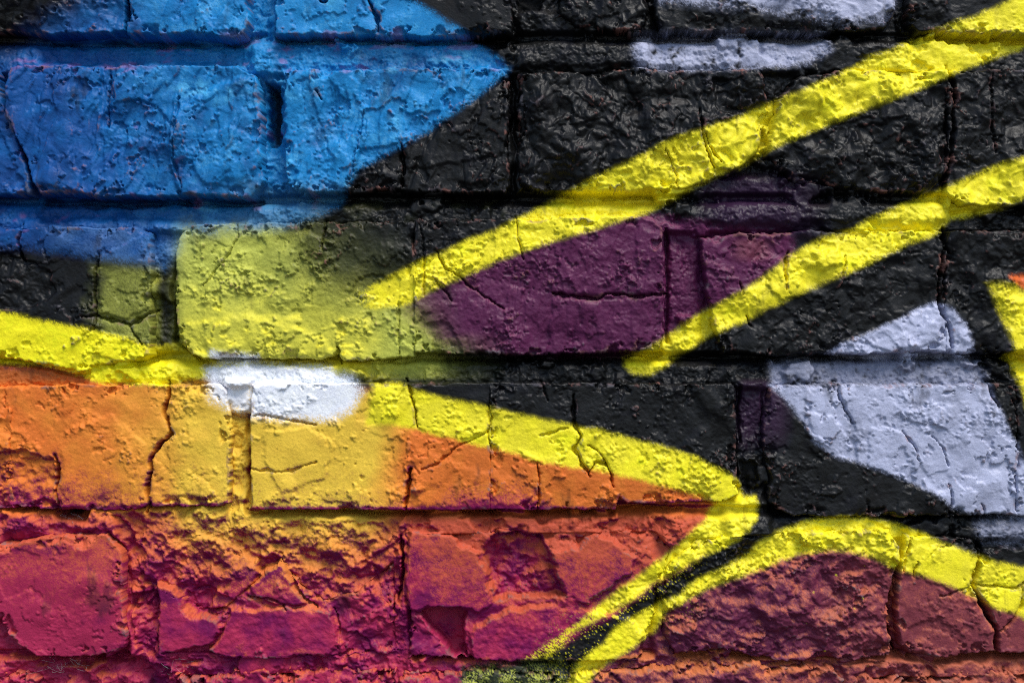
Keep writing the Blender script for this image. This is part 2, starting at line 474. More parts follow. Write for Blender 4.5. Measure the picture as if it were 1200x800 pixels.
RUBBLE = [
    ([(-200, 598), (60, 600), (66, 608), (98, 610), (106, 594), (288, 592), (300, 604), (480, 606), (480, 650), (380, 655), (330, 640), (240, 660), (160, 650), (146, 640), (128, 622), (60, 622), (-200, 630)], 6.0, .95),
    ([(150, 640), (240, 655), (330, 636), (380, 650), (480, 645), (478, 780), (150, 780)], .5, 1.0),
    ([(480, 609), (600, 606), (720, 602), (800, 600), (800, 640), (700, 640), (480, 640)], 2.0, .9),
    ([(-200, 772), (40, 772), (50, 792), (160, 790), (165, 768), (480, 768), (490, 780), (650, 780), (670, 770), (1040, 772), (1400, 774), (1400, 1000), (-200, 1000)], 1.5, .9),
    ([(268, 480), (298, 480), (298, 596), (268, 596)], -6, .8),
    ([(-60, 520), (5, 520), (5, 640), (-60, 640)], 3, .8),
    ([(770, 690), (790, 690), (795, 790), (765, 790)], 1, .7),
]
FILLS = [
    (228, 405, 426, 450, 7),
    (266, 298, 446, 484, 16),
    (605, 765, 12, 80, 11), (745, 960, 46, 80, 4), (960, 1070, 40, 86, 8), (880, 935, 78, 140, 13), (800, 1110, 205, 262, 10), (780, 822, 262, 420, 6), (178, 210, 262, 425, 4),
    (293, 328, 38, 96, 11), (293, 330, 96, 236, -5), (860, 900, 446, 600, 9), (850, 1050, 598, 640, 10), (770, 905, 585, 700, 12), (1130, 1260, 604, 650, 8),
    (300, 620, 240, 262, 4), (45, 285, 46, 76, -13), (45, 295, 234, 258, -9),
    (100, 230, 426, 446, 5), (640, 860, 426, 446, 3),
]


SLOTS = [
    ([(55, 47), (180, 47), (292, 51)], 3.2, 14), ([(325, 47), (440, 48), (560, 47)], 1.6, 9), ([(770, 43), (860, 44), (960, 43)], 2.0, 10), ([(1066, 46), (1140, 45), (1260, 47)], 2.0, 10),
    ([(46, 236), (160, 237), (299, 236)], 4.2, 16), ([(480, 231), (595, 231)], 1.6, 9), ([(660, 229), (730, 230), (805, 229)], 2.0, 10), ([(1118, 247), (1200, 248)], 2.4, 10),
    ([(-40, 428), (30, 428), (62, 434), (95, 441), (125, 434), (180, 424)], 1.8, 9), ([(206, 398), (222, 414), (238, 425)], 4.0, 13), ([(240, 425), (395, 424)], 1.5, 8), ([(402, 427), (485, 424)], 1.3, 7),
    ([(596, 420), (690, 419), (776, 414)], 4.0, 14), ([(790, 420), (905, 421), (1000, 420), (1190, 419)], 3.4, 13),
    ([(64, 602), (98, 603)], 4.5, 14), ([(292, 601), (420, 602), (575, 601)], 3.2, 13), ([(575, 601), (718, 601)], 3.6, 14), ([(724, 593), (800, 595)], 2.2, 9),
    ([(46, 776), (100, 775), (150, 770)], 6.0, 16), ([(195, 773), (235, 776)], 2.4, 9), ([(590, 776), (650, 778)], 2.4, 12), ([(1062, 769), (1110, 775), (1168, 767), (1260, 768)], 3.6, 14),
    ([(905, 777), (1036, 775)], 1.6, 8), ([(204, 300), (204, 400)], 2.2, 10), ([(290, 486), (291, 540), (290, 597)], 2.4, 11), ([(602, 90), (601, 150), (602, 222)], 3.4, 14), ([(782, 268), (782, 400)], 2.0, 9),
    ([(183, 700), (184, 760)], 2.0, 9), ([(867, 455), (867, 520)], 1.8, 9), ([(894, 460), (893, 500)], 1.6, 8), ([(152, 690), (157, 750)], 2.0, 7),
]


def mortar_h(x, y, fine=True):
    w0 = fbm(x, y, 30, 3, 118)
    wx, wy = x + 7 * fbm(x, y, 24, 3, 121), y + 7 * fbm(x, y, 24, 3, 122)
    h = -8.0 + 8 * fbm(wx, wy, 50, 6, 123, .58) + 2.4 * fbm(x, y, 6, 4, 127, .75)
    h = h + 1.6 * ss(.02, .06, fbm(x, y, 40, 5, 128, .6)) - 1.2 * ss(.3, .34, fbm(x, y, 26, 4, 129, .6))
    # weathered beds: deep under the course above, flush with the top of the course below
    for i, (a, b) in enumerate(BEDS):
        m = ss(a - 8, a - 2, y) * ss(b + 10, b + 2, y)
        t = np.clip((y - a + 3 * fbm(x, y, 50, 2, 119)) / (b - a), 0, 1)
        hi = (9.5, 9.5, 9.0, 8.0, 8.0)[i]
        h = h + m * (hi * (.75 * ss(.1, .4, t) + .25 * ss(.3, .9, t)) - 12 * ss(.24, .04, t))
    # rubble: broken mortar and brick lumps that fill the lower joints to near the faces
    lum = .5 - worley(wx, wy, 30, 6)
    n = 17 * fbm(wx, wy, 56, 7, 131, .58) + 9 * (ridged(wx, wy, 36, 5, 137, .5) - .6) + 9 * lum + 2.6 * ss(0, .04, fbm(wx, wy, 30, 5, 139, .6)) + 2.4 * fbm(x, y, 6.5, 4, 143, .65)
    for P, lvl, amp in RUBBLE:
        if near(x, y, P, 14):
            m = ss(-7, 5, sd_poly(x + 6 * w0, y + 3 * w0, P))
            h = h + m * (lvl + amp * n - h)
    # joints smeared over with mortar: box (x0, x1, y0, y1), how much they stand out, softness
    for x0, x1, y0, y1, a in FILLS:
        if x.max() < x0 - 12 or x.min() > x1 + 12 or y.max() < y0 - 12 or y.min() > y1 + 12:
            continue
        k = 7 * w0
        h = h + a * ss(x0 - 9, x0 + 9, x + k) * ss(x1 + 9, x1 - 9, x + k) * ss(y0 - 6, y0 + 6, y + k) * ss(y1 + 6, y1 - 6, y + k)
    sm = ss(.10, .26, fbm(x, y, 80, 5, 178, .58)) * (1 - ss(340, 290, x) * ss(270, 240, y))
    h = h + sm * np.maximum(0, 10.5 + 4 * fbm(x, y, 30, 4, 179, .6) - h) * .9
    # open slots under and beside the bricks, where the mortar has fallen out
    sx, sy = x + 3 * gn(x / 22, y / 22, 171), y + 3 * gn(x / 22, y / 22, 172) + .8 * gn(x / 5, y / 5, 173)
    for P, w, D in SLOTS:
        if near(x, y, P, 14):
            h = h - D * ss(-.45, .0, fbm(x, y, 70, 2, 175)) * np.exp(-(d_line(sx, sy, P) / (w * (1 + .7 * gn(x / 24, y / 24, 174)))) ** 4)
    return h

# ------------------------------------------------------------------ the spray paint
BLACK, SOOT = lin(5, 6, 10), lin(25, 26, 33)
BLUE, BLUE2, BLUE3 = lin(4, 76, 142), lin(22, 126, 188), lin(96, 160, 190)
YEL, YEL2 = lin(247, 232, 28), lin(232, 216, 50)
OLIVE, OLIVE2 = lin(178, 182, 76), lin(66, 72, 38)
MAG, MAG2 = lin(116, 6, 76), lin(174, 42, 74)
ORA, OCH = lin(216, 112, 42), lin(228, 188, 62)
PUR, PURL = lin(84, 28, 66), lin(124, 64, 90)
BRN, BRNO = lin(124, 54, 62), lin(184, 98, 66)
LAV, WHI = lin(170, 174, 198), lin(240, 242, 250)
PINK = lin(176, 84, 128)

S1 = [(412, 350), (420, 343), (459, 321), (498, 303), (550, 280), (589, 264), (618, 249), (638, 236), (664, 225), (710, 201), (775, 169), (814, 153), (856, 140), (899, 121),
      (919, 114), (967, 93), (1000, 78), (1016, 67), (1045, 57), (1065, 46), (1097, 34), (1140, 19), (1170, 5), (1300, -70), (1300, 15), (1200, 58), (1163, 71), (1123, 86), (1097, 97), (1065, 112),
      (1016, 130), (984, 143), (935, 162), (899, 180), (870, 197), (853, 201), (820, 218), (800, 230), (768, 246), (736, 259), (677, 277), (638, 289), (582, 308), (537, 330), (498, 347), (472, 360), (433, 364), (416, 358)]
S2 = [(733, 420), (749, 412), (782, 392), (814, 370), (850, 350), (892, 324), (925, 297), (961, 279), (1000, 267), (1012, 258), (1052, 241), (1081, 230), (1117, 214), (1153, 198), (1200, 183), (1320, 140),
      (1320, 190), (1200, 231), (1179, 243), (1150, 252), (1117, 258), (1097, 275), (1065, 287), (1032, 304), (1000, 318), (967, 332), (935, 347), (902, 361), (876, 376), (853, 386), (817, 405), (788, 425), (762, 441), (743, 440), (732, 430)]
S3 = [(1152, 332), (1169, 330), (1190, 334), (1215, 352), (1300, 420), (1300, 560), (1215, 520), (1200, 478), (1194, 458), (1186, 424), (1184, 402), (1172, 378), (1162, 352)]
S4 = [(425, 447), (470, 447), (486, 454), (520, 464), (578, 475), (638, 489), (666, 495), (706, 502), (741, 512), (781, 521), (810, 531), (839, 545), (865, 560), (873, 580), (887, 579), (890, 594), (885, 609), (869, 631),
      (841, 646), (814, 660), (789, 675), (772, 685), (756, 697), (734, 711), (717, 720), (690, 735), (671, 744), (660, 758), (640, 774), (590, 778), (608, 770), (635, 751), (662, 734), (690, 712), (717, 690), (745, 671), (770, 652), (779, 644), (800, 626),
      (824, 607), (838, 592), (821, 584), (781, 571), (752, 564), (721, 557), (695, 552), (666, 548), (632, 542), (580, 527), (543, 518), (508, 510), (488, 504), (462, 499), (425, 500)]
S5 = [(673, 778), (690, 761), (706, 752), (717, 734), (745, 718), (770, 706), (800, 688), (806, 681), (828, 670), (855, 657), (877, 645), (884, 632), (911, 621), (944, 609), (980, 603), (1016, 605), (1046, 610), (1068, 618), (1090, 627), (1117, 638),
      (1145, 649), (1172, 657), (1200, 662), (1320, 690), (1320, 790), (1200, 727), (1186, 718), (1167, 715), (1145, 702), (1128, 693), (1112, 687), (1085, 676), (1060, 671), (1040, 664), (1018, 652), (991, 646), (961, 645), (936, 650), (911, 659), (882, 671),
      (855, 680), (828, 690), (808, 700), (782, 716), (770, 742), (745, 756), (726, 768), (704, 784), (686, 802), (660, 830), (640, 830), (668, 790)]
S6 = [(-400, 330), (0, 365), (32, 371), (65, 379), (104, 384), (146, 396), (172, 404), (186, 404), (205, 400), (230, 412), (240, 440), (200, 452), (120, 449), (90, 440), (60, 429), (0, 426), (-400, 424)]
BLUEP = [(465, -10), (547, 41), (575, 62), (597, 80), (592, 88), (550, 121), (498, 156), (467, 175), (420, 198), (395, 240), (330, 268), (225, 285), (190, 312), (120, 300), (30, 288), (-900, 280), (-900, -900), (300, -900), (380, -70)]
WARM = [(-2000, 426), (60, 430), (130, 446), (200, 448), (300, 446), (478, 462), (560, 494), (700, 526), (830, 562), (850, 590), (830, 640), (700, 730), (560, 800), (545, 2400), (-2000, 2400)]
LOWR = [(660, 830), (690, 790), (760, 730), (820, 690), (900, 655), (980, 625), (1080, 660), (1180, 705), (1320, 770), (2700, 900), (2700, 2400), (560, 2400)]
PURP = [(455, 365), (600, 290), (735, 250), (790, 254), (860, 268), (925, 272), (935, 300), (890, 330), (780, 400), (740, 415), (600, 415), (520, 405)]
LAV1 = [(770, -30), (1060, -60), (1048, 6), (1035, 24), (990, 28), (940, 20), (890, 12), (820, 6), (775, 2)]
LAV1B = [(743, 56), (750, 43), (800, 42), (900, 43), (966, 42), (972, 58), (945, 74), (905, 79), (750, 81)]
LAV2 = [(968, 414), (1000, 396), (1052, 373), (1094, 354), (1110, 359), (1130, 379), (1143, 416), (1050, 424)]
LAV2B = [(905, 424), (1150, 420), (1158, 450), (905, 452)]
LAV3 = [(900, 451), (1157, 449), (1169, 479), (1183, 510), (1196, 536), (1230, 580), (1240, 612), (1200, 607), (1143, 601), (1114, 592), (1083, 572), (1042, 554), (1005, 541), (976, 534), (953, 516), (939, 493), (922, 470)]
LAV4 = [(1145, 612), (1200, 606), (1260, 612), (1260, 645), (1190, 636), (1150, 632)]
WHITES = [([(294, 438), (412, 440), (424, 458), (414, 478), (392, 490), (345, 490), (294, 487)], 11, 1.0), ([(240, 430), (300, 425), (385, 431), (402, 446), (300, 452), (248, 450)], 8, 1.0),
          ([(250, 411), (304, 416), (300, 426), (252, 424)], 6, .95), ([(246, 444), (296, 444), (296, 486), (274, 480), (250, 466)], 14, .95)]
DIV = [(660, 776), (668, 752), (690, 738), (735, 713), (772, 690), (800, 668), (845, 648), (872, 634), (890, 610), (900, 612), (900, 626), (880, 640), (855, 656), (828, 668), (806, 680), (800, 696), (768, 706), (735, 722), (712, 738), (700, 752), (676, 778)]
ORB = [(1180, 324), (1230, 318), (1230, 350), (1206, 346), (1192, 336)]
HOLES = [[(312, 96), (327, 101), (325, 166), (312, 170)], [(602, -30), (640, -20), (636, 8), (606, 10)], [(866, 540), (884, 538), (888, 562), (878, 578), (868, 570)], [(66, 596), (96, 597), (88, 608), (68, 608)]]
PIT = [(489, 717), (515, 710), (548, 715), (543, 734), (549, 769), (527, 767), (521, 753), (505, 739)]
MOSSB = [(540, 782), (655, 772), (668, 790), (660, 840), (530, 840)]


def paint(x, y, h, up, rng, cv=None):
    """the spray colours, and a gloss value, at points of the wall; up: how far the surface leans to the sky"""
    shp = x.shape
    rnd = rng.random(shp).astype(np.float32)
    w1 = fbm(x, y, 30, 3, 201)
    w2 = fbm(x, y, 7, 3, 205)
    edge = 3.0 * w1 + 2.2 * w2

    def cov(P, soft, wig=1.0, mist=.5, inset=0.0):
        if not near(x, y, P, soft * 3 + 12):
            return None
        d = sd_poly(x, y, P) + edge * wig - inset
        if P is BLUEP:
            soft = soft + 6 * ss(215, 280, y)
        a = ss(-soft, soft, d)
        return a * (1 - mist) + mist * ss(0, .3, a * 1.3 - rnd)

    c = np.empty(shp + (3,), np.float32)
    c[:] = BLACK
    gl = np.full(shp, .46, np.float32)

    def put(colr, a, g=None):
        nonlocal c, gl
        if a is None:
            return
        a = np.clip(a, 0, 1).astype(np.float32)
        c += (colr - c) * a[..., None]
        if g is not None:
            gl += (g - gl) * a

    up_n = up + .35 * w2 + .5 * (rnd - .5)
    # dusty black
    put(SOOT, .5 * ss(-.1, .6, w1 + .5 * w2) * (.4 + .6 * ss(570, 640, x) * ss(820, 740, x) * ss(110, 40, y)), .6)
    # deep purple traces in the black between the strokes
    put(lin(52, 26, 56), .7 * ss(800, 860, x) * ss(990, 900, x) * ss(190, 225, y) * ss(290, 270, y))
    put(lin(60, 34, 62), .6 * ss(858, 875, x) * ss(935, 905, x) * ss(440, 455, y) * ss(540, 490, y))

    # warm gradient at the lower left: magenta first, orange and ochre misted over it from above
    a = cov(WARM, 9, 1.2)
    if a is not None:
        put(MAG, a, .62)
        put(MAG2, a * .75 * ss(.1, .7, .45 + .6 * w1 + .25 * up_n + .5 * ss(200, 60, x) * ss(620, 680, y)), .6)
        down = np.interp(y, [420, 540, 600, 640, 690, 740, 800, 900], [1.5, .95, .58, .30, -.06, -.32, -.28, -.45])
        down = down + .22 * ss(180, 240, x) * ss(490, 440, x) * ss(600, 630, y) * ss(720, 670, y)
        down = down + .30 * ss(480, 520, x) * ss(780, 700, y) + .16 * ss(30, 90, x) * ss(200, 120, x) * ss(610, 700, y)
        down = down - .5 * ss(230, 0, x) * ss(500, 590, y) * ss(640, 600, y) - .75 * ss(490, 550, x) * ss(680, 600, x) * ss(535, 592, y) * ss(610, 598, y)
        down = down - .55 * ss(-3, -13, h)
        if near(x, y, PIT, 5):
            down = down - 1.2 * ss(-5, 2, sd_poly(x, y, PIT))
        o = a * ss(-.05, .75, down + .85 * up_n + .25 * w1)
        yel = np.clip(np.exp(-(((x - 345) / 150.0) ** 2 + ((y - 520) / 130.0) ** 2)) * 1.5, 0, 1) * ss(500, 440, x + .25 * (y - 500))
        yel = np.maximum(yel, .9 * ss(160, 230, x) * ss(490, 420, x) * ss(690, 600, y))
        hue = ORA + (OCH - ORA) * np.clip(yel + .15 * w1, 0, 1)[..., None]
        hue = hue + (lin(188, 76, 58) - hue) * (ss(596, 612, y) * (1 - np.clip(yel, 0, 1)) * .85)[..., None]
        hue = hue * (1 - .12 * ss(480, 560, x))[..., None]
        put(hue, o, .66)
        put(lin(150, 78, 40), a * .55 * ss(130, 100, x) * ss(420, 426, y) * ss(452, 444, y), .6)
    # lower right: purple-brown with orange caught on the tops
    a = cov(LOWR, 7)
    if a is not None:
        base = lin(94, 32, 62) + (BRN - lin(94, 32, 62)) * np.clip(ss(880, 1100, x) + .3 * w1, 0, 1)[..., None]
        put(base, a, .6)
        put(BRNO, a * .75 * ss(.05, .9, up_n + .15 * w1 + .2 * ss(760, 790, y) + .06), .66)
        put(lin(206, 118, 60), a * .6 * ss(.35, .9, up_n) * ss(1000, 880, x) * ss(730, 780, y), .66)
    a = cov(PURP, 9)
    if a is not None:
        put(PUR, a * ss(.0, .5, .8 + .5 * w1), .5)
        put(PURL, a * .55 * ss(.25, .9, up_n + .3 * w1), .55)
        put(lin(140, 80, 66), a * .25 * ss(850, 870, x) * ss(915, 890, x) * ss(276, 285, y) * ss(312, 298, y))
    # blue
    a = cov(BLUEP, 7, .5)
    if a is not None:
        a = a * ss(-30, 90, x - 1.9 * (50 - y) + 26 * w1) if y.min() < 70 else a
        k = np.clip(ss(40, 350, x + .3 * (120 - y)) + .35 * w1, 0, 1)
        put(BLUE + (BLUE2 - BLUE) * k[..., None], a, .55)
        put(BLUE3, a * .40 * ss(.15, .9, w1 + .5 * w2 + .8 * rnd - .35) * ss(90, 260, x) * ss(300, 150, y), .6)
        put(lin(2, 48, 104), a * .75 * ss(.0, .55, fbm(x, y, 70, 5, 215, .6) + .15 * ss(200, 40, x)), .5)
        put(lin(86, 176, 214), a * .55 * ss(.12, .5, fbm(x, y, 48, 5, 218, .62)) * ss(-.2, .4, up + .3 * rnd) * ss(100, 260, x), .6)
        put(lin(92, 128, 176), a * .5 * ss(258, 268, y) * ss(.1, .8, .5 + .5 * w1 + .3 * (rnd - .5)) * ss(30, 110, x), .6)
        put(PINK, a * .28 * ss(.30, .55, fbm(x, y, 34, 3, 221) + .25 * ss(35, 10, np.abs(y - 60))) * ss(.25, .6, np.abs(up)), .6)
        put(lin(110, 120, 90), a * .35 * ss(205, 228, y + 10 * w1) * ss(230, 330, x) * (.5 + rnd * .5))
    # olive mist over the middle brick and its neighbours
    ol = ss(180, 225, x) * ss(515, 425, x + .45 * (300 - y)) * ss(238, 290, y + 12 * w1) * ss(455, 430, y)
    ol = np.maximum(ol, .62 * ss(92, 130, x + 24 * w1) * ss(196, 180, x) * ss(292, 325, y) * ss(415, 395, y))
    ol = np.maximum(ol, .7 * ss(400, 460, x) * ss(610, 480, x) * ss(384, 402, y) * ss(452, 440, y))
    ol = np.maximum(ol, .45 * ss(300, 400, x) * ss(660, 560, x) * ss(226, 236, y) * ss(266, 256, y) * ss(-.1, .4, w1))
    dark = ss(270, 450, x) * ss(400, 285, y) * .95
    lean = .4 + .6 * ss(-.5, .6, up + .5 * (rnd - .5))
    a = ol * (1 - .82 * dark) * (.55 + .45 * ss(0, .3, ol * (1 - .7 * dark) * 1.3 - rnd))
    if ol.max() > .01:
        gy = np.clip(ss(300, 415, y) * ss(480, 400, x) * ss(195, 225, x) + .25 * w1, 0, 1)
        hue = OLIVE2 + (OLIVE - OLIVE2) * np.clip(.35 * lean + .75 * ss(.25, .8, ol * (1 - dark)), 0, 1)[..., None]
        hue = hue + (YEL2 - hue) * np.clip(gy * (.45 + .55 * ss(-.1, .5, up)), 0, 1)[..., None]
        put(hue, a, .6)
        put(BLUE3 * .7, .6 * ss(250, 205, x + .4 * (y - 262) + 10 * w1) * ss(196, 206, x) * ss(330, 285, y) * ss(250, 264, y) * (.4 + .6 * rnd), .6)
    a = cov(S6, 5)
    if a is not None:
        a = a * (1 - .5 * ss(168, 190, x) * ss(430, 415, y)) * (1 - .35 * ss(185, 215, x))
    put(YEL, a, .55)
    # lavender
    for P, sft, str_, g in ((LAV1, 12, .85, .5), (LAV1B, 10, .85, .55), (LAV2, 4, 1, .42), (LAV2B, 8, .6, .6), (LAV3, 5, 1, .4), (LAV4, 9, .5, .5)):
        a = cov(P, sft)
        if a is not None:
            if P is LAV1B or P is LAV1:
                a = a * ss(-.7, -.1, w1 + .8 * w2)
            if str_ < .8:
                a = a * ss(-.95, .05, w2 + .7 * w1 + .4 * up)
            put(LAV, a * str_, g)
            put(LAV * .62, a * .55 * ss(.12, .5, fbm(x, y, 60, 5, 251, .6) + .2 * (rnd - .5)), g)
    a = cov(ORB, 5)
    put(lin(206, 96, 40), a, .5)
    # holes in the joints, coloured near-black inside
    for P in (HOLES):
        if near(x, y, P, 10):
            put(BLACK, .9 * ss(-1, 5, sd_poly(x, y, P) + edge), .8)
    # yellow strokes
    for P, sft in ((S1, 5.5), (S2, 6), (S3, 7), (S5, 5.5), (S4, 5.0)):
        a = cov(P, sft, .7, .4, 2.0 + 2.5 * ss(600, 650, y) * (P is S4))
        if a is None:
            continue
        if P is S4:
            lo = ss(650, 690, y)
            a = a * (1 - lo + lo * ss(0, .5, 1.5 * ss(560, 800, x) + .5 * w2 + .35 - rnd)) * ss(428, 440, x + .2 * (y - 470) + 6 * w2)
        if P is S1:
            a = a * np.where(y > 240, ss(0, .6, 1.6 * ss(404, 475, x + 8 * w2) + .25 * w2 - .45 * rnd), 1)
            a = a * (1 - .55 * ss(228, 236, y) * ss(262, 254, y) * ss(768, 790, x))
        tone = np.clip(.5 + .6 * w1, 0, 1)[..., None]
        put(YEL2 + (YEL - YEL2) * np.maximum(tone, .35), a, .5)
    # the black line sprayed between the two lower strokes, with yellow spatter round it
    a = cov(DIV, 7, 1.2, .85, 2.5)
    put(BLACK, a * .95 if a is not None else None, .5)
    a = cov(MOSSB, 9, 1.5, .7)
    if a is not None:
        put(lin(48, 54, 38), a)
        put(OLIVE, a * ss(.35, .7, w1 + .9 * rnd) * .8)
    if near(x, y, DIV, 60):
        dd = sd_poly(x, y, DIV)
        sp = (worley(x, y, 9, 9) < .04 + .26 * gn(x / 14, y / 14, 231)) | (worley(x, y, 3.4, 5) < .16 + .12 * gn(x / 20, y / 20, 235))
        put(YEL, .9 * sp * (.4 + .6 * rnd) * ss(-55, 0, dd - 20 * rnd) * ss(10, 2, dd) * ss(840, 790, x) * ss(640, 660, y))
    if near(x, y, LOWR, 0):
        sp = worley(x, y, 34, 4) < .02 + .045 * gn(x / 40, y / 40, 233)
        put(YEL2, .8 * sp * ss(900, 1000, x) * ss(1040, 1030, x) * ss(650, 670, y) * ss(790, 760, y))
    for P, sft, k in WHITES:
        a = cov(P, sft, .9, .55)
        put(WHI, a * k if a is not None else None, .5)
    # paint rubbed off sharp edges, down to older coats and the brick
    if cv is not None:
        bare = ss(.5, 1.3, cv) * ss(.05, .3, fbm(x, y, 26, 5, 241, .65)) + .7 * ss(.9, 1.6, cv) * ss(.35, .4, w2)
        old = lin(132, 88, 78) + (lin(96, 92, 98) - lin(132, 88, 78)) * ss(-.2, .3, w1)[..., None]
        put(old, .6 * bare, .75)
    # thin dust and grime
    put(lin(116, 108, 98), .10 * ss(.0, .6, fbm(x, y, 90, 5, 245, .6)) * ss(.1, .6, up + .3 * w2), .8)
    put(lin(30, 27, 24), .5 * ss(.30, .55, fbm(x * 1.6, y * .5, 60, 5, 247, .6)), .7)
    # grain of the mist and dirt
    c *= (1 + .10 * (rnd - .5) + .10 * w1 + .08 * w2)[..., None]
    gl = np.clip(gl + .10 * w2, .25, .85)
    return np.clip(c, .004, .92), gl

# ------------------------------------------------------------------ material
def paint_material():
    m = bpy.data.materials.new("spray_paint_on_masonry")
    m.use_nodes = True
    nt = m.node_tree
    N, L = nt.nodes, nt.links
    N.clear()
    o = N.new("ShaderNodeOutputMaterial")
    p = N.new("ShaderNodeBsdfPrincipled")
    at = N.new("ShaderNodeAttribute")
    at.attribute_name = "paint"
    tc = N.new("ShaderNodeTexCoord")
    geo = N.new("ShaderNodeNewGeometry")
    nz = N.new("ShaderNodeTexNoise")
    nz.inputs["Scale"].default_value = 900.0
    nz.inputs["Detail"].default_value = 3.0
    L.new(geo.outputs["Position"], nz.inputs["Vector"])
    mr = N.new("ShaderNodeMapRange")
    mr.inputs["From Min"].default_value = .3
    mr.inputs["From Max"].default_value = .7
    mr.inputs["To Min"].default_value = .86
    mr.inputs["To Max"].default_value = 1.10
    L.new(nz.outputs["Fac"], mr.inputs["Value"])
    mx = N.new("ShaderNodeVectorMath")
    mx.operation = 'SCALE'
    L.new(at.outputs["Color"], mx.inputs[0])
    L.new(mr.outputs["Result"], mx.inputs["Scale"])
    L.new(mx.outputs[0], p.inputs["Base Color"])
    L.new(at.outputs["Alpha"], p.inputs["Roughness"])
    sp = N.new("ShaderNodeMapRange")
    sp.inputs["From Min"].default_value = .34
    sp.inputs["From Max"].default_value = .58
    sp.inputs["To Min"].default_value = .28
    sp.inputs["To Max"].default_value = .22
    L.new(at.outputs["Alpha"], sp.inputs["Value"])
    L.new(sp.outputs["Result"], p.inputs["Specular IOR Level"])
    nb = N.new("ShaderNodeTexNoise")
    nb.inputs["Scale"].default_value = 620.0
    nb.inputs["Detail"].default_value = 4.0
    L.new(geo.outputs["Position"], nb.inputs["Vector"])
    bp = N.new("ShaderNodeBump")
    bp.inputs["Strength"].default_value = .22
    bp.inputs["Distance"].default_value = .0014
    L.new(nb.outputs["Fac"], bp.inputs["Height"])
    L.new(bp.outputs["Normal"], p.inputs["Normal"])
    L.new(p.outputs[0], o.inputs[0])
    return m


MAT = paint_material()


def plain_material(name, c1, c2, scale, rough=.9):
    m = bpy.data.materials.new(name)
    m.use_nodes = True
    N, L = m.node_tree.nodes, m.node_tree.links
    p = N["Principled BSDF"]
    p.inputs["Roughness"].default_value = rough
    nz = N.new("ShaderNodeTexNoise")
    nz.inputs["Scale"].default_value = scale
    nz.inputs["Detail"].default_value = 8.0
    rp = N.new("ShaderNodeValToRGB")
    rp.color_ramp.elements[0].position, rp.color_ramp.elements[1].position = .3, .7
    rp.color_ramp.elements[0].color = (*c1, 1)
    rp.color_ramp.elements[1].color = (*c2, 1)
    geo = N.new("ShaderNodeNewGeometry")
    L.new(geo.outputs["Position"], nz.inputs["Vector"])
    L.new(nz.outputs["Fac"], rp.inputs["Fac"])
    L.new(rp.outputs[0], p.inputs["Base Color"])
    bp = N.new("ShaderNodeBump")
    bp.inputs["Strength"].default_value = .6
    bp.inputs["Distance"].default_value = .004
    L.new(nz.outputs["Fac"], bp.inputs["Height"])
    L.new(bp.outputs["Normal"], p.inputs["Normal"])
    return m

# ------------------------------------------------------------------ mesh building
def grid_mesh(name, X, Y, H, C, G, keep, parent, org):
    """height field -> one mesh object; keep: mask of quads; org: origin in wall pixels"""
    ny, nx = X.shape
    idx = np.arange(ny * nx, dtype=np.int32).reshape(ny, nx)
    q = np.stack([idx[:-1, :-1][keep], idx[1:, :-1][keep], idx[1:, 1:][keep], idx[:-1, 1:][keep]], -1)
    if len(q) == 0:
        return None
    used = np.unique(q)
    remap = np.full(ny * nx, -1, np.int32)
    remap[used] = np.arange(len(used), dtype=np.int32)
    q = remap[q]
    ox, oy = org
    co = np.empty((len(used), 3), np.float32)
    co[:, 0] = (X.ravel()[used] - ox) * S
    co[:, 1] = -H.ravel()[used] * S
    co[:, 2] = (oy - Y.ravel()[used]) * S
    me = bpy.data.meshes.new(name)
    nf = len(q)
    me.vertices.add(len(used))
    me.vertices.foreach_set("co", co.ravel())
    me.loops.add(nf * 4)
    me.loops.foreach_set("vertex_index", q.ravel().astype(np.int32))
    me.polygons.add(nf)
    me.polygons.foreach_set("loop_start", np.arange(0, nf * 4, 4, dtype=np.int32))
    me.update(calc_edges=True)
    me.polygons.foreach_set("use_smooth", np.ones(nf, bool))
    ca = me.attributes.new("paint", 'FLOAT_COLOR', 'POINT')
    rgba = np.empty((len(used), 4), np.float32)
    rgba[:, :3] = C.reshape(-1, 3)[used]
    rgba[:, 3] = G.ravel()[used]
    ca.data.foreach_set("color", rgba.ravel())
    me.materials.append(MAT)
    ob = bpy.data.objects.new(name, me)
    col.objects.link(ob)
    ob.location = ((ox - 600) * S, 0, ZC + (400 - oy) * S)
    if parent:
        ob.parent = parent
    return ob


def lean_up(H, step):
    k = H
    first = None
    for it in range(5):
        if it == 2:
            first = np.gradient(k, axis=0) / step
        p = np.pad(k, 1, mode='edge')
        k = (p[:-2, 1:-1] + k * 2 + p[2:, 1:-1]) / 4
        p = np.pad(k, 1, mode='edge')
        k = (p[1:-1, :-2] + k * 2 + p[1:-1, 2:]) / 4
    gy = .55 * first + .45 * np.gradient(k, axis=0) / step
    return gy / np.sqrt(1 + gy * gy), H - k


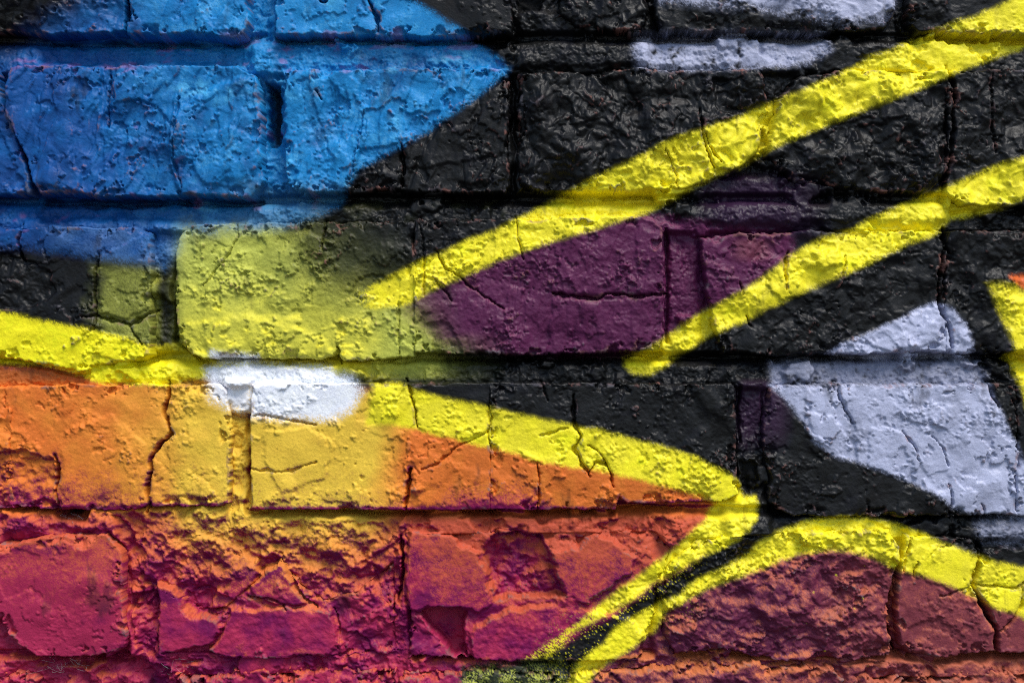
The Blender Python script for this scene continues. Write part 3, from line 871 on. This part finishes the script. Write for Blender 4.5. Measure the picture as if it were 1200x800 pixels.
def build_brick(b, i, parent):
    P = b['P']
    step = 1.2 if b['fine'] else 7.0
    xs, ys = [p[0] for p in P], [p[1] for p in P]
    m = 6 if b['fine'] else 12
    x0, x1, y0, y1 = min(xs) - m, max(xs) + m, min(ys) - m, max(ys) + m
    X, Y = np.meshgrid(np.arange(x0, x1, step, dtype=np.float32), np.arange(y0, y1, step, dtype=np.float32))
    wob = b['wob']
    wx = X + wob * (1.9 * fbm(X, Y, 36, 4, 141 + i, .6) + .7 * fbm(X, Y, 7, 2, 144 + i))
    wy = Y + wob * (1.9 * fbm(X, Y, 36, 4, 151 + i, .6) + .7 * fbm(X, Y, 7, 2, 154 + i))
    d = sd_poly(wx, wy, P)
    r = b['r'] * (.55 + 6 * np.maximum(0, fbm(X, Y, 40, 4, 161 + i % 7) - .08))
    t = np.clip(d / np.maximum(r, 1.5), 0, 1)
    prof = np.sqrt(np.clip(1 - (1 - t) ** 2, 0, 1))
    cx, cy = (min(xs) + max(xs)) / 2, (min(ys) + max(ys)) / 2
    top = FACE + relief(X, Y, b, i % 5) + b['tx'] * (X - cx) / 100 + b['ty'] * (Y - cy) / 100
    base = -20.0
    top = top - 6.5 * ss(.17, .20, fbm(X, Y, 30, 5, 181 + i % 4, .6)) * ss(15, 5, d + 5 * fbm(X, Y, 14, 3, 186)) * ss(.0, .1, b['wob'] - 1)
    H0 = base + (top - base) * (.42 * ss(-.2, 1.0, d) + .58 * prof)
    H = features(X, Y, H0, b['fine'])
    up, cv = lean_up((top + 4) * ss(-3, 4, d) + H - H0, step)
    # lay the rim's vertices on the outline itself, so that the edge is not stepped
    gy_, gx_ = np.gradient(d, step)
    gl_ = np.sqrt(gx_ ** 2 + gy_ ** 2) + 1e-6
    mv = np.where(np.abs(d) < .62 * step, -d, 0) / gl_
    XM, YM = X + mv * gx_ / gl_, Y + mv * gy_ / gl_
    H = np.where(d < -.62 * step, -70.0, H)
    ring = d > -2.2 * step
    keep = ring[:-1, :-1] & ring[1:, :-1] & ring[1:, 1:] & ring[:-1, 1:]
    C, G = paint(X, Y, H, up, np.random.default_rng(1000 + i), cv if b['fine'] else None)
    return grid_mesh("brick", XM, YM, H, C, G, keep, parent, (cx, cy))


# ------------------------------------------------------------------ the wall
wall = bpy.data.objects.new("brick_wall", None)
col.objects.link(wall)
wall.location = (0, 0, 0)
wall["label"] = "old cracked brick wall covered in blue, yellow, black, purple and orange graffiti paint"
wall["category"] = "wall"
wall["kind"] = "thing"

for i, b in enumerate(BR):
    build_brick(b, i, wall)


def brick_depth(X, Y):
    """largest signed distance into any brick"""
    D = np.full(X.shape, -99.0, np.float32)
    for b in BR:
        if near(X, Y, b['P'], 2):
            xs, ys = [p[0] for p in b['P']], [p[1] for p in b['P']]
            ix = np.where((X[0] > min(xs) - 2) & (X[0] < max(xs) + 2))[0]
            iy = np.where((Y[:, 0] > min(ys) - 2) & (Y[:, 0] < max(ys) + 2))[0]
            if len(ix) and len(iy):
                sl = (slice(iy[0], iy[-1] + 1), slice(ix[0], ix[-1] + 1))
                D[sl] = np.maximum(D[sl], sd_poly(X[sl], Y[sl], b['P']))
    return D


def islands(m):
    """the separate pieces of a mask of quads, slivers left out"""
    lab = np.where(m, np.arange(1, m.size + 1).reshape(m.shape), 0)
    while True:
        new = lab.copy()
        for ax in (0, 1):                   # sweep labels along rows and columns
            for fl in (1, -1):
                v = new if fl == 1 else np.flip(new, ax)
                v = np.moveaxis(v, ax, 0)
                for k in range(1, v.shape[0]):
                    both = (v[k] > 0) & (v[k - 1] > 0)
                    v[k] = np.where(both, np.maximum(v[k], v[k - 1]), v[k])
        if (new == lab).all():
            break
        lab = new
    ids, cnt = np.unique(lab[lab > 0], return_counts=True)
    return [lab == q for q, n in zip(ids, cnt) if n > 25]


FX0, FX1, FY0, FY1 = -60, 1260, -60, 860        # where the mortar is meshed finely
bed_cuts = [FY0] + [v for ab in BEDS for v in ab] + [FY1]
for k in range(len(bed_cuts) - 1):
    y0, y1 = bed_cuts[k], bed_cuts[k + 1]
    is_bed = k % 2 == 1
    if is_bed:
        spans = [(FX0, FX1)]
    else:                                       # upright joints of this course, one part each
        mids = sorted(set([(min(p[0] for p in b['P']) + max(p[0] for p in b['P'])) / 2 for b in BR[:34]
                           if abs((max(min(p[1] for p in b['P']), -60) + min(max(p[1] for p in b['P']), 860)) / 2 - (y0 + y1) / 2) < 60]))
        cuts = [FX0] + [v for v in mids if FX0 + 40 < v < FX1 - 40] + [FX1]
        spans = list(zip(cuts[:-1], cuts[1:]))
    for (x0, x1) in spans:
        nx, ny = max(2, int(round((x1 - x0) / 1.2))), max(2, int(round((y1 - y0) / 1.2)))
        X, Y = np.meshgrid(np.linspace(x0, x1, nx + 1, dtype=np.float32), np.linspace(y0, y1, ny + 1, dtype=np.float32))
        D = brick_depth(X, Y)
        ring = D < 9
        keep = ring[:-1, :-1] | ring[1:, :-1] | ring[1:, 1:] | ring[:-1, 1:]
        if not keep.any():
            continue
        # trim to the part that shows
        cy_, cx_ = np.where(keep.any(1))[0], np.where(keep.any(0))[0]
        sl = (slice(cy_[0], cy_[-1] + 2), slice(cx_[0], cx_[-1] + 2))
        X, Y, D = X[sl], Y[sl], D[sl]
        keep = keep[cy_[0]:cy_[-1] + 1, cx_[0]:cx_[-1] + 1]
        XP = np.pad(X, 5, mode='reflect', reflect_type='odd')
        YP = np.pad(Y, 5, mode='reflect', reflect_type='odd')
        H = features(XP, YP, mortar_h(XP, YP))
        up = lean_up(H, 1.2)[0][5:-5, 5:-5]
        H = H[5:-5, 5:-5]
        H = H - 14 * ss(2.5, 6.5, D)
        C, G = paint(X, Y, H, up, np.random.default_rng(k * 5000 + int(x0) + 200))
        for piece in islands(keep):
            ys_, xs_ = np.where(piece)
            grid_mesh("mortar_bed" if is_bed else "mortar_joint", X, Y, H, C, G, piece, wall,
                      (float(X[0, xs_].mean()), float(Y[ys_, 0].mean())))

# mortar beyond the picture, one coarser sheet round the fine one
X, Y = np.meshgrid(np.arange(XL - 10, XR + 11, 10, dtype=np.float32), np.arange(-1170, 1881, 10, dtype=np.float32))
H = -4 + 8 * fbm(X, Y, 60, 4, 123)
inside = (X > FX0 - 1) & (X < FX1 + 1) & (Y > FY0 - 1) & (Y < FY1 + 1)
keep = ~(inside[:-1, :-1] & inside[1:, :-1] & inside[1:, 1:] & inside[:-1, 1:])
C, G = paint(X, Y, H, lean_up(H, 10)[0], np.random.default_rng(5))
H = np.where(inside, -24, H)                # tucked behind the fine mortar along the seam
grid_mesh("mortar_surround", X, Y, H, C, G, keep, wall, (600, 400))


def box(name, x0, x1, y0, y1, z0, z1, mat, parent=None):
    v = [(x, y, z) for z in (z0, z1) for y in (y0, y1) for x in (x0, x1)]
    f = [(0, 2, 3, 1), (4, 5, 7, 6), (0, 1, 5, 4), (2, 6, 7, 3), (0, 4, 6, 2), (1, 3, 7, 5)]
    me = bpy.data.meshes.new(name)
    me.from_pydata(v, [], f)
    me.materials.append(mat)
    ob = bpy.data.objects.new(name, me)
    col.objects.link(ob)
    ob.parent = parent
    return ob


core_m = plain_material("dark_old_mortar", (.03, .028, .027), (.07, .065, .06), 40)
box("wall_core", (XL - 20 - 600) * S, (XR + 20 - 600) * S, 62 * S, .40, 0.0, ZC + (400 + 1180) * S, core_m, wall)

# ------------------------------------------------------------------ ground
gm = plain_material("asphalt", (.035, .035, .036), (.075, .073, .07), 30)
g = box("ground", -60, 60, -60, 60, -.4, 0.0, gm)
g["kind"] = "structure"
g["label"] = "grey asphalt ground at the foot of the wall"

# ------------------------------------------------------------------ cobwebs caught in the gaps under the bricks
def cobweb(x, y, w, h, n, seed, label):
    rg = np.random.default_rng(seed)
    vs, fs = [], []
    rad = .00009
    for _ in range(n):
        a = np.array([x + rg.uniform(-w, w), y + rg.uniform(-h, h), rg.uniform(-2, 6)])
        b = a + np.array([rg.normal(0, w * .8), rg.normal(0, h * .8), rg.uniform(-4, 4)])
        bend = np.array([rg.normal(0, w * .25), rg.normal(0, h * .3) + h * .2, rg.uniform(-2, 2)])
        prev = None
        for t in np.linspace(0, 1, 7):
            p = a + (b - a) * t + bend * 4 * t * (1 - t)
            q = np.array([(p[0] - x) * S, -p[2] * S, (y - p[1]) * S])
            k0 = len(vs)
            for dx, dz in ((1, 0), (-.5, .87), (-.5, -.87)):
                vs.append((q[0] + dx * rad * .7, q[1] + dz * rad, q[2] + dx * rad * .7))
            if prev is not None:
                for e in range(3):
                    fs.append((prev + e, prev + (e + 1) % 3, k0 + (e + 1) % 3, k0 + e))
            prev = k0
    me = bpy.data.meshes.new("cobweb")
    me.from_pydata(vs, [], fs)
    me.materials.append(WEB)
    ob = bpy.data.objects.new("cobweb", me)
    col.objects.link(ob)
    ob.location = ((x - 600) * S, 0, ZC + (400 - y) * S)
    ob["label"] = label
    ob["category"] = "cobweb"
    ob["group"] = "cobwebs in the gaps between bricks"


WEB = plain_material("dusty_silk", (.30, .28, .28), (.5, .48, .46), 200)
cobweb(210, 778, 16, 8, 26, 1, "wispy grey cobweb in the joint below the two magenta bricks")
cobweb(72, 780, 18, 9, 24, 2, "grey cobweb in the dark gap under the smooth magenta brick")
cobweb(84, 607, 9, 5, 14, 3, "small grey cobweb in the hole under the cracked orange brick")
